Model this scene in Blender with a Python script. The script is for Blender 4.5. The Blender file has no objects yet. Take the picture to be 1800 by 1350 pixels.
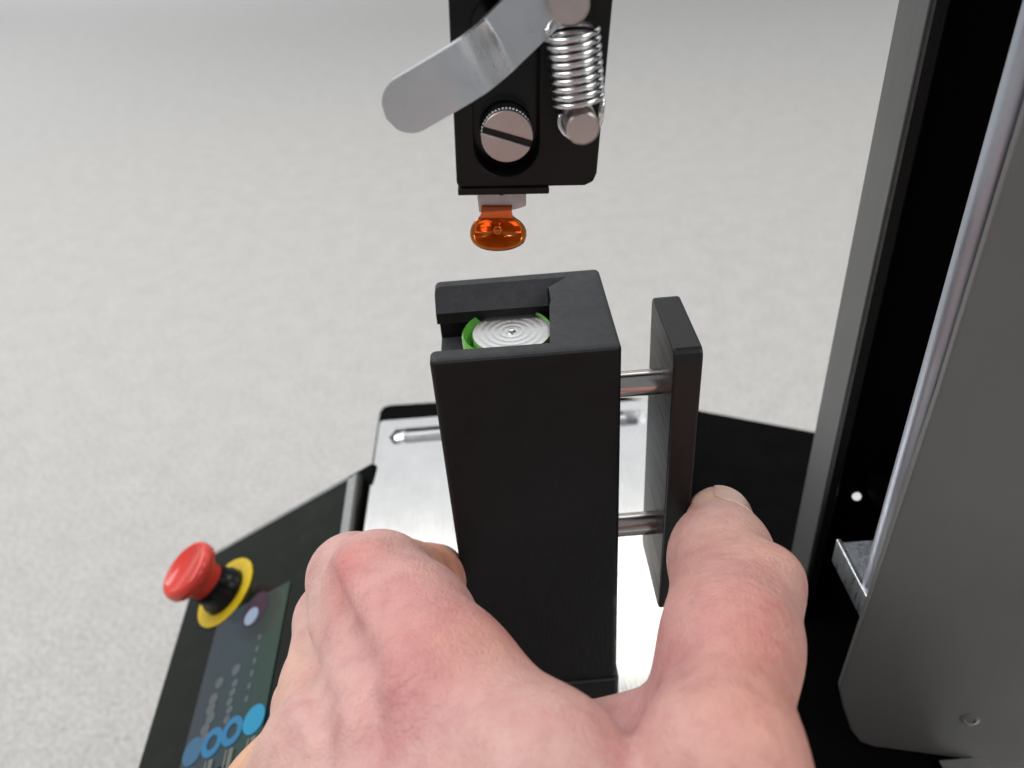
import bpy, bmesh, math, random
import numpy as np
from mathutils import Vector, Matrix

# ------------------------------------------------------------------ camera, world, lights, exposure
sc = bpy.context.scene
C = sc.collection
F, CX, CY = 1400.0, 900.0, 675.0            # focal length and centre of the 1800 x 1350 photograph, in pixels
VP = np.array([1060 - CX, 2670 - CY, F])    # vanishing point of the verticals
UPC = -VP / np.linalg.norm(VP)
FWC = np.array([0, 0, 1.0]); FWC = FWC - FWC.dot(UPC) * UPC; FWC /= np.linalg.norm(FWC)
RTC = np.cross(FWC, UPC); RTC = RTC if RTC[0] > 0 else -RTC
ROT = np.array([RTC, FWC, UPC])             # world = ROT @ photo axes (x right, y down, z forward)
H = 0.75                                    # camera height above the floor; coordinates below are relative to the camera
G = np.array([0, 0, H])

def ray(x, y): return ROT @ np.array([(x - CX) / F, (y - CY) / F, 1.0])
def PD(x, y, d): return ray(x, y) * d                       # direction and distance along the view axis
def onY(x, y, Y): r = ray(x, y); return r * (Y / r[1])
def onZ(x, y, Z): r = ray(x, y); return r * (Z / r[2])
def onX(x, y, X): r = ray(x, y); return r * (X / r[0])
def unit(v): v = np.asarray(v, float); return v / np.linalg.norm(v)

cd = bpy.data.cameras.new('camera'); cam = bpy.data.objects.new('camera', cd); C.objects.link(cam)
cd.sensor_width = 36; cd.lens = F / 1800 * 36; cd.clip_start = 0.005; cd.clip_end = 100
m = Matrix.Identity(4)
for i in range(3):
    m[i][0] = ROT[i, 0]; m[i][1] = -ROT[i, 1]; m[i][2] = -ROT[i, 2]; m[i][3] = G[i]
cam.matrix_world = m
cd.dof.use_dof = True; cd.dof.focus_distance = 0.172; cd.dof.aperture_fstop = 16
sc.camera = cam

w = bpy.data.worlds.new('World'); sc.world = w; w.use_nodes = True
bg = w.node_tree.nodes['Background']; bg.inputs[0].default_value = (0.93, 0.97, 1.0, 1); bg.inputs[1].default_value = 0.27

def area(name, loc, sx, sy, power, col=(1, 1, 1), target=None):
    l = bpy.data.lights.new(name, 'AREA'); l.shape = 'RECTANGLE'; l.size = sx; l.size_y = sy; l.energy = power; l.color = col
    o = bpy.data.objects.new(name, l); C.objects.link(o); o.location = np.array(loc) + G
    if target is not None:
        o.rotation_euler = (Vector(np.array(target) - np.array(loc))).to_track_quat('-Z', 'Y').to_euler()
    return o
area('ceiling_or_fill_lamp', (0.0, 1.78, 1.75), 3.6, 0.54, 17, (1, 0.96, 0.88))
area('ceiling_or_fill_lamp', (0.0, 2.70, 1.75), 3.6, 1.3, 9.0, (0.97, 0.985, 1.0))  # added dim panel that brightens the reflection in the stage plate
area('ceiling_or_fill_lamp', (-1.5, 0.2, 1.75), 1.2, 2.4, 49, (1, 0.985, 0.96))
area('ceiling_or_fill_lamp', (1.5, -0.2, 1.75), 1.2, 2.0, 30, (1, 0.985, 0.96))
area('ceiling_or_fill_lamp', (-3.2, 3.0, 1.75), 1.2, 2.4, 58, (0.97, 0.985, 1.0))  # added side fill, evens out the floor on the left
area('ceiling_or_fill_lamp', (3.2, 2.8, 1.75), 1.2, 2.4, 24, (0.97, 0.985, 1.0))  # added side fill, evens out the floor on the right
area('ceiling_or_fill_lamp', (-1.8, 7.4, 1.75), 7.5, 1.6, 128, (0.97, 0.985, 1.0))  # added far fill that lifts the distant floor
area('ceiling_or_fill_lamp', (2.6, -2.0, 1.75), 1.6, 1.2, 34, (1, 0.95, 0.86))

sc.view_settings.view_transform = 'Standard'; sc.view_settings.look = 'None'
sc.view_settings.exposure = 0.0; sc.view_settings.gamma = 1.0; sc.view_settings.use_curve_mapping = False
sc.cycles.use_denoising = True
sc.cycles.max_bounces = 8

# ------------------------------------------------------------------ materials
def mat(name, col, rough=0.5, metal=0.0, spec=0.5, **k):
    m_ = bpy.data.materials.new(name); m_.use_nodes = True
    b = m_.node_tree.nodes['Principled BSDF']
    b.inputs['Base Color'].default_value = (*col, 1); b.inputs['Roughness'].default_value = rough
    b.inputs['Metallic'].default_value = metal; b.inputs['Specular IOR Level'].default_value = spec
    for kk, v in k.items(): b.inputs[kk.replace('_', ' ')].default_value = v
    return m_
def nodes(m_): return m_.node_tree.nodes, m_.node_tree.links, m_.node_tree.nodes['Principled BSDF']
def coord(m_, scale=(1, 1, 1)):
    n, l, b = nodes(m_)
    t = n.new('ShaderNodeTexCoord'); mp = n.new('ShaderNodeMapping'); mp.inputs['Scale'].default_value = scale
    l.new(t.outputs['Object'], mp.inputs['Vector']); return mp.outputs['Vector']
def noise(m_, vec, scale, detail=4, rough=0.6):
    n, l, b = nodes(m_); t = n.new('ShaderNodeTexNoise'); t.inputs['Scale'].default_value = scale
    t.inputs['Detail'].default_value = detail; t.inputs['Roughness'].default_value = rough
    l.new(vec, t.inputs['Vector']); return t.outputs['Fac']
def ramp(m_, fac, stops):
    n, l, b = nodes(m_); r = n.new('ShaderNodeValToRGB'); e = r.color_ramp.elements
    while len(e) < len(stops): e.new(0.5)
    for q, (p, c) in zip(e, stops):
        q.position = p; q.color = (*c, 1) if len(c) == 3 else c
    l.new(fac, r.inputs['Fac']); return r.outputs['Color']
def vary_rough(m_, fac, lo, hi, f0=0.3, f1=0.7):
    n, l, b = nodes(m_); r = n.new('ShaderNodeMapRange')
    for i_, v in enumerate((f0, f1, lo, hi)): r.inputs[i_ + 1].default_value = v
    l.new(fac, r.inputs[0]); l.new(r.outputs[0], b.inputs['Roughness'])
def bump(m_, fac, strength, dist, prev=None):
    n, l, b = nodes(m_); bn = n.new('ShaderNodeBump'); bn.inputs['Strength'].default_value = strength
    bn.inputs['Distance'].default_value = dist; l.new(fac, bn.inputs['Height'])
    if prev is not None: l.new(prev, bn.inputs['Normal'])
    l.new(bn.outputs['Normal'], b.inputs['Normal']); return bn.outputs['Normal']
def tint(m_, fac, stops):
    n, l, b = nodes(m_); l.new(ramp(m_, fac, stops), b.inputs['Base Color'])

M = {}
# grey speckled carpet
m_ = M['carpet'] = mat('carpet', (0.5, 0.5, 0.5), 0.95, spec=0.1)
v = coord(m_); n, l, b = nodes(m_)
f1 = noise(m_, v, 190, 4, 0.75); f2 = noise(m_, v, 22, 3)
mx = n.new('ShaderNodeMix'); mx.data_type = 'FLOAT'; mx.inputs[0].default_value = 0.12
l.new(f1, mx.inputs[2]); l.new(f2, mx.inputs[3])
tint(m_, mx.outputs[0], [(0.34, (0.34, 0.333, 0.325)), (0.5, (0.52, 0.512, 0.50)), (0.66, (0.70, 0.69, 0.676))])
bump(m_, f1, 0.5, 0.004)
# black plastic of the block: fine printed grain
m_ = M['black_plastic'] = mat('black_plastic', (0.014, 0.014, 0.015), 0.6, spec=0.2)
v = coord(m_, (1, 1, 1)); f1 = noise(m_, v, 2600, 3); f2 = noise(m_, v, 160, 4)
tint(m_, f2, [(0.3, (0.0085, 0.0086, 0.0092)), (0.7, (0.0125, 0.0126, 0.0135))])
vary_rough(m_, f2, 0.42, 0.62)
n, l, b = nodes(m_); src = b.inputs['Base Color'].links[0].from_socket; dm = n.new('ShaderNodeMix'); dm.data_type = 'RGBA'
du = ramp(m_, noise(m_, coord(m_), 1100, 6, 0.7), [(0.66, (0, 0, 0)), (0.74, (0.5, 0.5, 0.5))]); l.new(du, dm.inputs[0]); l.new(src, dm.inputs[6]); dm.inputs[7].default_value = (0.04, 0.04, 0.042, 1)
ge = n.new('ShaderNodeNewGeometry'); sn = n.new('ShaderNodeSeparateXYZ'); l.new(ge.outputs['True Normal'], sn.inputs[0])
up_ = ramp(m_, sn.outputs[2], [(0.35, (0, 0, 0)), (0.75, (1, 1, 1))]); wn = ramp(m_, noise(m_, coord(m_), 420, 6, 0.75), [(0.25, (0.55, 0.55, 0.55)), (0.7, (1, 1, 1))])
top_light = n.new('ShaderNodeMix'); top_light.data_type = 'RGBA'; top_light.blend_type = 'MULTIPLY'; top_light.inputs[0].default_value = 1; l.new(up_, top_light.inputs[6]); l.new(wn, top_light.inputs[7])
dd = n.new('ShaderNodeMix'); dd.data_type = 'RGBA'; l.new(top_light.outputs[2], dd.inputs[0]); l.new(dm.outputs[2], dd.inputs[6]); dd.inputs[7].default_value = (0.058, 0.060, 0.066, 1); l.new(dd.outputs[2], b.inputs['Base Color'])  # upward faces greyer: overhead light painted into the colour, with some wear
v2 = coord(m_, (1500, 1500, 120)); f3 = noise(m_, v2, 1.0, 3)
nb = bump(m_, f1, 0.35, 0.0003); bump(m_, f3, 0.35, 0.0003, nb)
m_ = M['black_satin'] = mat('black_satin', (0.009, 0.009, 0.010), 0.36, spec=0.36)
vary_rough(m_, noise(m_, coord(m_, (300, 40, 1500)), 1.0, 4), 0.30, 0.44); bump(m_, noise(m_, coord(m_, (300, 60, 1800)), 1.0, 3), 0.2, 0.0002)
# black machine parts
m_ = M['black_paint'] = mat('black_paint', (0.002, 0.002, 0.0022), 0.6, spec=0.03)
f = noise(m_, coord(m_), 1800, 3); bump(m_, f, 0.2, 0.0002); vary_rough(m_, noise(m_, coord(m_), 90, 4), 0.45, 0.7)
m_ = M['black_head'] = mat('black_head', (0.006, 0.0055, 0.005), 0.42, spec=0.28)
f = noise(m_, coord(m_), 700, 5); vary_rough(m_, f, 0.36, 0.55); bump(m_, noise(m_, coord(m_), 3000, 2), 0.12, 0.0002)
M['black_gloss'] = mat('black_gloss', (0.004, 0.004, 0.004), 0.18, spec=0.35)
# metals
def brushed(name, col, rough, stretch, amount=0.25):
    q = mat(name, col, rough, 1.0)
    f_ = noise(q, coord(q, stretch), 1.0, 4, 0.7)
    g_ = noise(q, coord(q), 60, 4)
    tint(q, g_, [(0.3, tuple(c * 0.9 for c in col)), (0.7, col)])
    vary_rough(q, f_, rough * 0.8, rough * 1.25)
    bump(q, f_, amount, 0.00025)
    return q
M['plate_metal'] = brushed('plate_metal', (0.80, 0.80, 0.80), 0.15, (1500, 40, 1500), 0.12)
M['aluminium'] = brushed('aluminium', (0.76, 0.78, 0.81), 0.30, (90, 900, 90), 0.02)
M['chrome'] = brushed('chrome', (0.82, 0.82, 0.83), 0.16, (300, 300, 300), 0.04)
M['pin_steel'] = brushed('pin_steel', (0.60, 0.575, 0.55), 0.17, (60, 900, 900), 0.10)
M['screw_face'] = brushed('screw_face', (0.60, 0.53, 0.51), 0.42, (400, 400, 400), 0.15)
M['turned'] = brushed('turned', (0.86, 0.86, 0.87), 0.28, (40, 40, 40), 0.0)
def satin(name, col, rough):
    q = mat(name, col, rough, 0.25, 0.4)
    tint(q, noise(q, coord(q), 25, 5), [(0.3, tuple(c * 0.92 for c in col)), (0.7, tuple(c * 1.06 for c in col))])
    vary_rough(q, noise(q, coord(q, (400, 400, 20)), 1.0, 4), rough * 0.9, rough * 1.1)
    bump(q, noise(q, coord(q), 2200, 3), 0.08, 0.0002); return q
M['cover_grey'] = satin('cover_grey', (0.165, 0.163, 0.161), 0.42)
M['flange_grey'] = satin('flange_grey', (0.17, 0.17, 0.17), 0.5)
M['rod_steel'] = brushed('rod_steel', (0.55, 0.59, 0.66), 0.45, (900, 900, 30), 0.05)
# green translucent ring, orange film, white tab
m_ = M['green'] = mat('green', (0.30, 0.85, 0.16), 0.12, Transmission_Weight=0.6, IOR=1.45)
vary_rough(m_, noise(m_, coord(m_), 500, 3), 0.08, 0.25)
m_ = M['orange_film'] = mat('orange_film', (0.80, 0.13, 0.003), 0.06, spec=0.6, Transmission_Weight=0.7, IOR=1.45, Coat_Weight=0.6, Coat_Roughness=0.04)
bump(m_, noise(m_, coord(m_), 300, 2), 0.15, 0.0004)
m_ = M['white_tab'] = mat('white_tab', (0.62, 0.55, 0.54), 0.5, Transmission_Weight=0.15)
tint(m_, noise(m_, coord(m_), 400, 3), [(0.3, (0.70, 0.60, 0.59)), (0.7, (0.80, 0.73, 0.72))])
# console
m_ = M['panel_glass'] = mat('panel_glass', (0.010, 0.012, 0.009), 0.12, spec=0.4)
vary_rough(m_, noise(m_, coord(m_), 120, 5), 0.10, 0.24)
m_ = M['panel_edge'] = mat('panel_edge', (0.34, 0.35, 0.355), 0.25, spec=0.5)
vary_rough(m_, noise(m_, coord(m_), 200, 4), 0.18, 0.34)
m_ = M['red'] = mat('red', (0.70, 0.055, 0.042), 0.26, spec=0.5)
vary_rough(m_, noise(m_, coord(m_), 300, 4), 0.14, 0.24)
m_ = M['yellow'] = mat('yellow', (0.78, 0.56, 0.015), 0.5)
tint(m_, noise(m_, coord(m_), 250, 4), [(0.3, (0.70, 0.49, 0.012)), (0.7, (0.82, 0.60, 0.02))])
def screen_mat(name, col, s):
    q = mat(name, (0.02, 0.02, 0.02), 0.15)
    b_ = q.node_tree.nodes['Principled BSDF']
    b_.inputs['Emission Color'].default_value = (*col, 1); b_.inputs['Emission Strength'].default_value = s
    return q
m_ = M['screen'] = screen_mat('screen', (0.05, 0.08, 0.10), 1.0)
n, l, b = nodes(m_)
at = n.new('ShaderNodeAttribute'); at.attribute_name = 'uvw'
sx = n.new('ShaderNodeSeparateXYZ'); l.new(at.outputs['Vector'], sx.inputs[0])
l.new(ramp(m_, sx.outputs[0], [(0.0, (0.028, 0.070, 0.050)), (0.30, (0.028, 0.062, 0.056)), (0.5, (0.035, 0.062, 0.075)), (1.0, (0.045, 0.058, 0.072))]), b.inputs['Emission Color'])
b.inputs['Emission Strength'].default_value = 0.75
M['screen_white'] = screen_mat('screen_white', (0.36, 0.46, 0.62), 0.8)
M['screen_purple'] = screen_mat('screen_purple', (0.045, 0.032, 0.055), 0.8)
M['screen_text'] = screen_mat('screen_text', (0.11, 0.125, 0.135), 0.9)
M['screen_blue'] = screen_mat('screen_blue', (0.03, 0.22, 0.44), 0.8)
M['screen_cyan'] = screen_mat('screen_cyan', (0.02, 0.30, 0.52), 0.9)
M['screen_dim'] = screen_mat('screen_dim', (0.07, 0.22, 0.40), 0.6)
M['screen_label'] = mat('screen_label', (0.16, 0.17, 0.15), 0.4)
M['white_dot'] = screen_mat('white_dot', (0.9, 0.92, 0.95), 0.8)

# ------------------------------------------------------------------ mesh helpers
def thing(name, loc, label, cat, group=None):
    o = bpy.data.objects.new(name, None); C.objects.link(o)
    o.location = np.array(loc) + G; o['label'] = label; o['category'] = cat; o.empty_display_size = 0.02
    if group: o['group'] = group
    o['_base'] = [float(x) for x in np.array(loc) + G]
    return o
def base_of(o): return np.array(o['_base'])
def link(name, bm, material, parent=None, smooth=None, bevel=None, seg=3):
    """bmesh in camera-relative coordinates -> one object (child of parent)"""
    off = G - (base_of(parent) if parent is not None else 0)
    bmesh.ops.translate(bm, verts=bm.verts, vec=Vector(off))
    bmesh.ops.recalc_face_normals(bm, faces=bm.faces)
    me = bpy.data.meshes.new(name); bm.to_mesh(me); bm.free()
    o = bpy.data.objects.new(name, me); C.objects.link(o)
    if material: me.materials.append(M[material] if isinstance(material, str) else material)
    if parent is not None:
        o.parent = parent; o['_base'] = [float(x) for x in base_of(parent)]
    if bevel:
        mo = o.modifiers.new('edge', 'BEVEL'); mo.width = bevel; mo.segments = seg; mo.limit_method = 'ANGLE'; mo.angle_limit = math.radians(32); mo.harden_normals = False
    if smooth:
        for p in me.polygons: p.use_smooth = True
        if smooth is not True: me.set_sharp_from_angle(angle=math.radians(smooth))
    return o
def box(bm, x0, x1, y0, y1, z0, z1):
    vs = [bm.verts.new((x, y, z)) for z in (z0, z1) for x, y in ((x0, y0), (x1, y0), (x1, y1), (x0, y1))]
    for f_ in ((3, 2, 1, 0), (4, 5, 6, 7), (0, 1, 5, 4), (1, 2, 6, 5), (2, 3, 7, 6), (3, 0, 4, 7)): bm.faces.new([vs[i_] for i_ in f_])
def prism(bm, pts, O, U, V, N, t, holes=()):
    """outline pts (u, v) in the frame O, U, V, extruded along N by t"""
    O, U, V, N = [np.asarray(q, float) for q in (O, U, V, N)]
    def mk(p, dz): return bm.verts.new(O + U * p[0] + V * p[1] + N * dz)
    if not holes:
        a = [mk(p, 0) for p in pts]; b_ = [mk(p, t) for p in pts]
        bm.faces.new(a[::-1]); bm.faces.new(b_)
        for i_ in range(len(pts)): j = (i_ + 1) % len(pts); bm.faces.new((a[i_], a[j], b_[j], b_[i_]))
        return
    caps = []
    for dz in (0, t):
        edges = []; loops = []
        for lp in [pts, *holes]:
            vs = [mk(p, dz) for p in lp]; loops.append(vs)
            edges += [bm.edges.new((vs[i_], vs[(i_ + 1) % len(vs)])) for i_ in range(len(vs))]
        bmesh.ops.triangle_fill(bm, use_beauty=True, use_dissolve=False, edges=edges)
        caps.append(loops)
    for la, lb in zip(*caps):
        for i_ in range(len(la)): j = (i_ + 1) % len(la); bm.faces.new((la[i_], la[j], lb[j], lb[i_]))
def circle(cx, cy, r, n_=40, a0=0, a1=2 * math.pi, closed=True):
    k = n_ if closed else n_ - 1
    return [(cx + r * math.cos(a0 + (a1 - a0) * i_ / k), cy + r * math.sin(a0 + (a1 - a0) * i_ / k)) for i_ in range(n_)]
def roundrect(x0, x1, y0, y1, r, n_=6):
    out = []
    for cx, cy, a in ((x1 - r, y1 - r, 0), (x0 + r, y1 - r, 90), (x0 + r, y0 + r, 180), (x1 - r, y0 + r, 270)):
        out += circle(cx, cy, r, n_, math.radians(a), math.radians(a + 90), False)
    return out
def lathe(bm, prof, O, A, n_=48):
    """profile (r, h) turned round the axis A through O"""
    A = unit(A); t = np.array([1, 0, 0]) if abs(A[0]) < 0.8 else np.array([0, 1, 0])
    U = unit(np.cross(A, t)); V = np.cross(A, U); O = np.asarray(O, float); rings = []
    for r, h in prof:
        if r < 1e-7: rings.append([bm.verts.new(O + A * h)])
        else: rings.append([bm.verts.new(O + A * h + r * (U * math.cos(2 * math.pi * i_ / n_) + V * math.sin(2 * math.pi * i_ / n_))) for i_ in range(n_)])
    for a, b_ in zip(rings, rings[1:]):
        for i_ in range(n_):
            j = (i_ + 1) % n_
            if len(a) == 1 and len(b_) == 1: continue
            if len(a) == 1: bm.faces.new((a[0], b_[j], b_[i_]))
            elif len(b_) == 1: bm.faces.new((a[i_], a[j], b_[0]))
            else: bm.faces.new((a[i_], a[j], b_[j], b_[i_]))
def tube(bm, pts, r, n_=12, cap=True):
    pts = [np.asarray(p, float) for p in pts]; rings = []
    T = [unit(pts[min(i_ + 1, len(pts) - 1)] - pts[max(i_ - 1, 0)]) for i_ in range(len(pts))]
    u = unit(np.cross(T[0], [0.31, 0.7, 0.64]))
    for p, t in zip(pts, T):
        u = unit(u - t * u.dot(t)); v_ = np.cross(t, u)
        rings.append([bm.verts.new(p + r * (u * math.cos(2 * math.pi * i_ / n_) + v_ * math.sin(2 * math.pi * i_ / n_))) for i_ in range(n_)])
    for a, b_ in zip(rings, rings[1:]):
        for i_ in range(n_): j = (i_ + 1) % n_; bm.faces.new((a[i_], a[j], b_[j], b_[i_]))
    if cap: bm.faces.new(rings[0][::-1]); bm.faces.new(rings[-1])
def BM(): return bmesh.new()
X, Y, Z = np.eye(3)
def boolean(o, cutters):
    for c in cutters:
        mo = o.modifiers.new('cut', 'BOOLEAN'); mo.operation = 'DIFFERENCE'; mo.object = c; mo.solver = 'EXACT'
    bpy.context.view_layer.update()
    dg = bpy.context.evaluated_depsgraph_get()
    me = bpy.data.meshes.new_from_object(o.evaluated_get(dg))
    o.modifiers.clear(); o.data = me
    for c in cutters: bpy.data.objects.remove(c)

# ------------------------------------------------------------------ the setting: carpet floor
bm = BM(); N_ = 8
gv = [[bm.verts.new((-6 + 12 * i_ / N_, -3 + 12 * j / N_, -H)) for j in range(N_ + 1)] for i_ in range(N_ + 1)]
for i_ in range(N_):
    for j in range(N_): bm.faces.new((gv[i_][j], gv[i_ + 1][j], gv[i_ + 1][j + 1], gv[i_][j + 1]))
fl = link('floor', bm, 'carpet'); fl['kind'] = 'structure'; fl['label'] = 'light grey speckled carpet floor'

# ------------------------------------------------------------------ the testing machine
ZB, ZP = -0.240, -0.2113                     # top of the base, top of the stage plate
mach = thing('testing_machine', (0, 0.15, -H), 'black bench testing machine with control panel, metal stage, grey column and clamp head', 'machine')
plan = [(-0.0687, 0.05), (-0.0687, 0.329), (-0.0672, 0.3327), (-0.0635, 0.334), (0.045, 0.3305), (0.1385, 0.2856), (0.30, 0.207), (0.30, 0.05)]
bm = BM(); prism(bm, plan, (0, 0, ZB - 0.03), X, Y, Z, 0.03); link('base', bm, 'black_paint', mach, bevel=0.0015)
body = [(-0.14, 0.06), (-0.14, 0.20), (-0.06, 0.27), (-0.05, 0.31), (0.04, 0.315), (0.27, 0.20), (0.27, 0.06)]
bm = BM(); prism(bm, body, (0, 0, -H), X, Y, Z, H + ZB - 0.075); link('pedestal', bm, 'black_paint', mach, bevel=0.002)
bm = BM(); prism(bm, [(x * 0.97, y) for x, y in body], (0, 0, ZB - 0.075), X, Y, Z, 0.045); link('under_frame', bm, 'black_paint', mach)
# stage plate with its long slot
bm = BM(); box(bm, -0.057, 0.057, 0.055, 0.279, ZB, ZP - 0.008); link('stage_riser', bm, 'black_paint', mach)
ys = 0.2698; hs = 0.0052
slot = [(-0.0545, ys), (-0.0520, ys - hs), (0.0540, ys - hs), (0.0575, ys), (0.0540, ys + hs), (-0.0520, ys + hs)]
bm = BM(); prism(bm, roundrect(-0.0595, 0.0592, 0.05, 0.2818, 0.002), (0, 0, ZP - 0.006), X, Y, Z, 0.006, [slot])
st = link('stage_plate', bm, 'plate_metal', mach, bevel=0.0005); st['label'] = 'brushed metal stage plate with a long slot'
bm = BM(); box(bm, -0.056, 0.0585, 0.262, 0.278, ZP - 0.008, ZP - 0.0062); link('slot_floor', bm, 'aluminium', st)
bm = BM(); tube(bm, [(-0.0475, ys, ZP - 0.0025), (0.0475, ys, ZP - 0.0025)], 0.0036, 16); link('slot_bar', bm, 'aluminium', st, smooth=40)
bm = BM(); lathe(bm, [(0, -0.0535 + 0.0475), (0.003, -0.0045), (0.0042, -0.001), (0.0042, 0.0), (0, 0)][::-1], (-0.0475, ys, ZP - 0.0025), X, 24); link('bar_end', bm, 'aluminium', st, smooth=40)

# control panel
P0 = np.array([-0.064, 0.246, -0.2082]); d2 = unit([0.0056, 0.9939, 0.1103]); d1 = np.array([-0.8477, 0.0632, -0.5267]); d1 = unit(d1 - d2 * d1.dot(d2))
nn = unit(np.cross(d2, d1)); nn = nn if nn[2] > 0 else -nn
dv = -d2                                         # u runs to the left, v towards the operator
bm = BM(); prism(bm, roundrect(-0.0035, 0.0985, -0.0065, 0.165, 0.003), P0 - nn * 0.040, d1, dv, nn, 0.0355); con = link('console', bm, 'black_paint', mach, bevel=0.001)
bm = BM(); prism(bm, roundrect(0.0, 0.096, 0.0, 0.16, 0.0022), P0 - nn * 0.0044, d1, dv, nn, 0.0044)
pan = link('panel', bm, 'panel_glass', mach, bevel=0.0012, seg=2); pan['label'] = 'glossy dark control panel with touch screen'
bm = BM(); prism(bm, [(0.0012, 0.0016), (0.0055, 0.0026), (0.0055, 0.158), (0.0012, 0.158)], P0 + nn * 0.00005, d1, dv, nn, 0.0004); link('edge_strip', bm, 'panel_edge', pan)
bm = BM(); prism(bm, [(0.0052, 0.0012), (0.094, 0.0012), (0.094, 0.0020), (0.0052, 0.0020)], P0 + nn * 0.00005, d1, dv, nn, 0.0003); link('edge_trim', bm, 'panel_edge', pan)
def uv(u, v_, h=0.0): return P0 + d1 * u + dv * v_ + nn * h
def flat(name, pts, m__, par, h, t=0.00015):
    bm = BM(); prism(bm, pts, P0 + nn * h, d1, dv, nn, t); return link(name, bm, m__, par)
su0, su1, sv0, sv1 = 0.0295, 0.0690, 0.040, 0.104
scr = flat('screen', [(su0, sv0), (su1, sv0), (su1, sv1), (su0, sv1)], 'screen', mach, 0.0003)
scr['label'] = 'lit touch screen with blue round buttons'
at = scr.data.attributes.new('uvw', 'FLOAT_VECTOR', 'POINT')
for i_, vt in enumerate(scr.data.vertices):
    q = np.array(vt.co) + base_of(scr) - G - P0; at.data[i_].vector = ((q @ d1 - su0) / (su1 - su0), (q @ dv - sv0) / (sv1 - sv0), 0)
flat('purple_disc', circle(0.0465, 0.0455, 0.0072, 40), 'screen_purple', scr, 0.0006)
flat('pale_disc', circle(0.0478, 0.0481, 0.0036, 32), 'screen_white', scr, 0.0009)  # pale disc laid over the larger purple one
for k in range(6): flat('dash', roundrect(0.0405 - 0.0007, 0.0405 + 0.0007, 0.0585 + k * 0.0047, 0.0585 + k * 0.0047 + 0.0023, 0.0006, 4), 'screen_text', scr, 0.0006)
flat('readout', circle(0.0500, 0.0690, 0.0021, 20), 'screen_text', scr, 0.0006)
flat('readout', circle(0.0580, 0.0712, 0.0020, 20), 'screen_text', scr, 0.0006)
random.seed(3)
for k in range(5):
    flat('character', circle(0.0493 + random.uniform(-.0008, .0008), 0.0745 + k * 0.0033, 0.0015, 10), 'screen_text', scr, 0.0006)
    flat('character', circle(0.0590 + random.uniform(-.001, .001), 0.0770 + k * 0.0036, 0.0022, 10), 'screen_text', scr, 0.0007)
for k, (u, v_) in enumerate(((0.0338, 0.0926), (0.0440, 0.0933), (0.0535, 0.0943), (0.0632, 0.0945))):
    if k == 0: flat('touch_button', circle(u, v_, 0.0050, 36), 'screen_cyan', scr, 0.0010)
    elif k == 3:
        flat('touch_button', circle(u, v_, 0.0048, 36), 'screen_dim', scr, 0.0010)
    else:
        bm = BM(); prism(bm, circle(u, v_, 0.0050, 36), P0 + nn * 0.0010, d1, dv, nn, 0.00015, [circle(u, v_, 0.0026, 24)]); link('touch_button', bm, 'screen_blue', scr)
    flat('button_label', [(u - 0.0028, v_ + 0.0062), (u - 0.0008, v_ + 0.0062), (u - 0.0008, v_ + 0.030), (u - 0.0028, v_ + 0.030)], 'screen_label', scr, 0.0010)
    flat('button_label', [(u + 0.0002, v_ + 0.0062), (u + 0.0010, v_ + 0.0062), (u + 0.0010, v_ + 0.030), (u + 0.0002, v_ + 0.030)], 'screen_label', scr, 0.0010)
# emergency stop
ec = (0.0690, 0.0281)
bm = BM(); lathe(bm, [(0.0, 0.0), (0.0098, 0.0), (0.0098, 0.0035), (0.0088, 0.0048), (0.0086, 0.0100), (0.0, 0.0100)], uv(*ec), nn)
es = link('stop_collar', bm, 'black_gloss', mach, smooth=40); es['label'] = 'black collar of the emergency stop button'
bm = BM(); prism(bm, circle(*ec, 0.0152, 64), P0 + nn * 0.0003, d1, dv, nn, 0.0006, [circle(*ec, 0.0101, 64)]); link('stop_ring', bm, 'yellow', es)['label'] = 'yellow ring round the emergency stop'
bm = BM(); lathe(bm, [(0.0, 0.0095), (0.0078, 0.0095), (0.0078, 0.0135), (0.0086, 0.0150), (0.0112, 0.0160), (0.0124, 0.0174), (0.0124, 0.0196), (0.0118, 0.0212), (0.0106, 0.0219), (0.0095, 0.0217), (0.0082, 0.0208), (0.0, 0.0206)], uv(*ec), nn)
link('stop_cap', bm, 'red', es, smooth=60)['label'] = 'red mushroom cap of the emergency stop'

# column: flange, dark recess, rod, bracket, cover
yc = 0.185
bm = BM(); box(bm, 0.0970, 0.0992, yc, 0.1992, ZB, 0.16); fl_ = link('column_flange', bm, 'flange_grey', mach, bevel=0.0004)
bm = BM(); prism(bm, [(0.0974, yc - 0.0001), (0.0974, yc - 0.0022), (0.0996, yc - 0.0030), (0.1015, yc - 0.0001)], (0, 0, ZB), X, Y, Z, 0.40); link('flange_lip', bm, 'black_head', mach)
bm = BM(); box(bm, 0.0993, 0.215, yc + 0.004, 0.1985, ZB, 0.16); bk = link('column_back', bm, 'black_paint', mach)
bm = BM(); p = onY(1505, 871, yc + 0.004); lathe(bm, [(0, -0.0014), (0.0010, -0.0014), (0.0014, -0.0008), (0.0014, 0.0004), (0, 0.0004)], p, Y, 20); link('column_dot', bm, 'white_dot', bk, smooth=40)  # small white emissive dot on the column back
A = onZ(1510, 1305, -0.238); B = onZ(1800, 1348, -0.238); cu = B - A; cu[2] = 0; cu = unit(cu); cn = np.array([cu[1], -cu[0], 0]); cn = cn if cn[1] < 0 else -cn
def onCover(x, y):
    r = ray(x, y); q = r * (A @ cn) / (r @ cn); return ((q - A) @ cu, q[2])
cp = [onCover(1800, 205), onCover(1650, 690), onCover(1475, 1212), onCover(1482, 1245), onCover(1496, 1285), onCover(1512, 1305), onCover(1535, 1313), onCover(1640, 1327), onCover(1800, 1350)]
dx = (cp[0][0] - cp[1][0]) / (cp[0][1] - cp[1][1])
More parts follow.
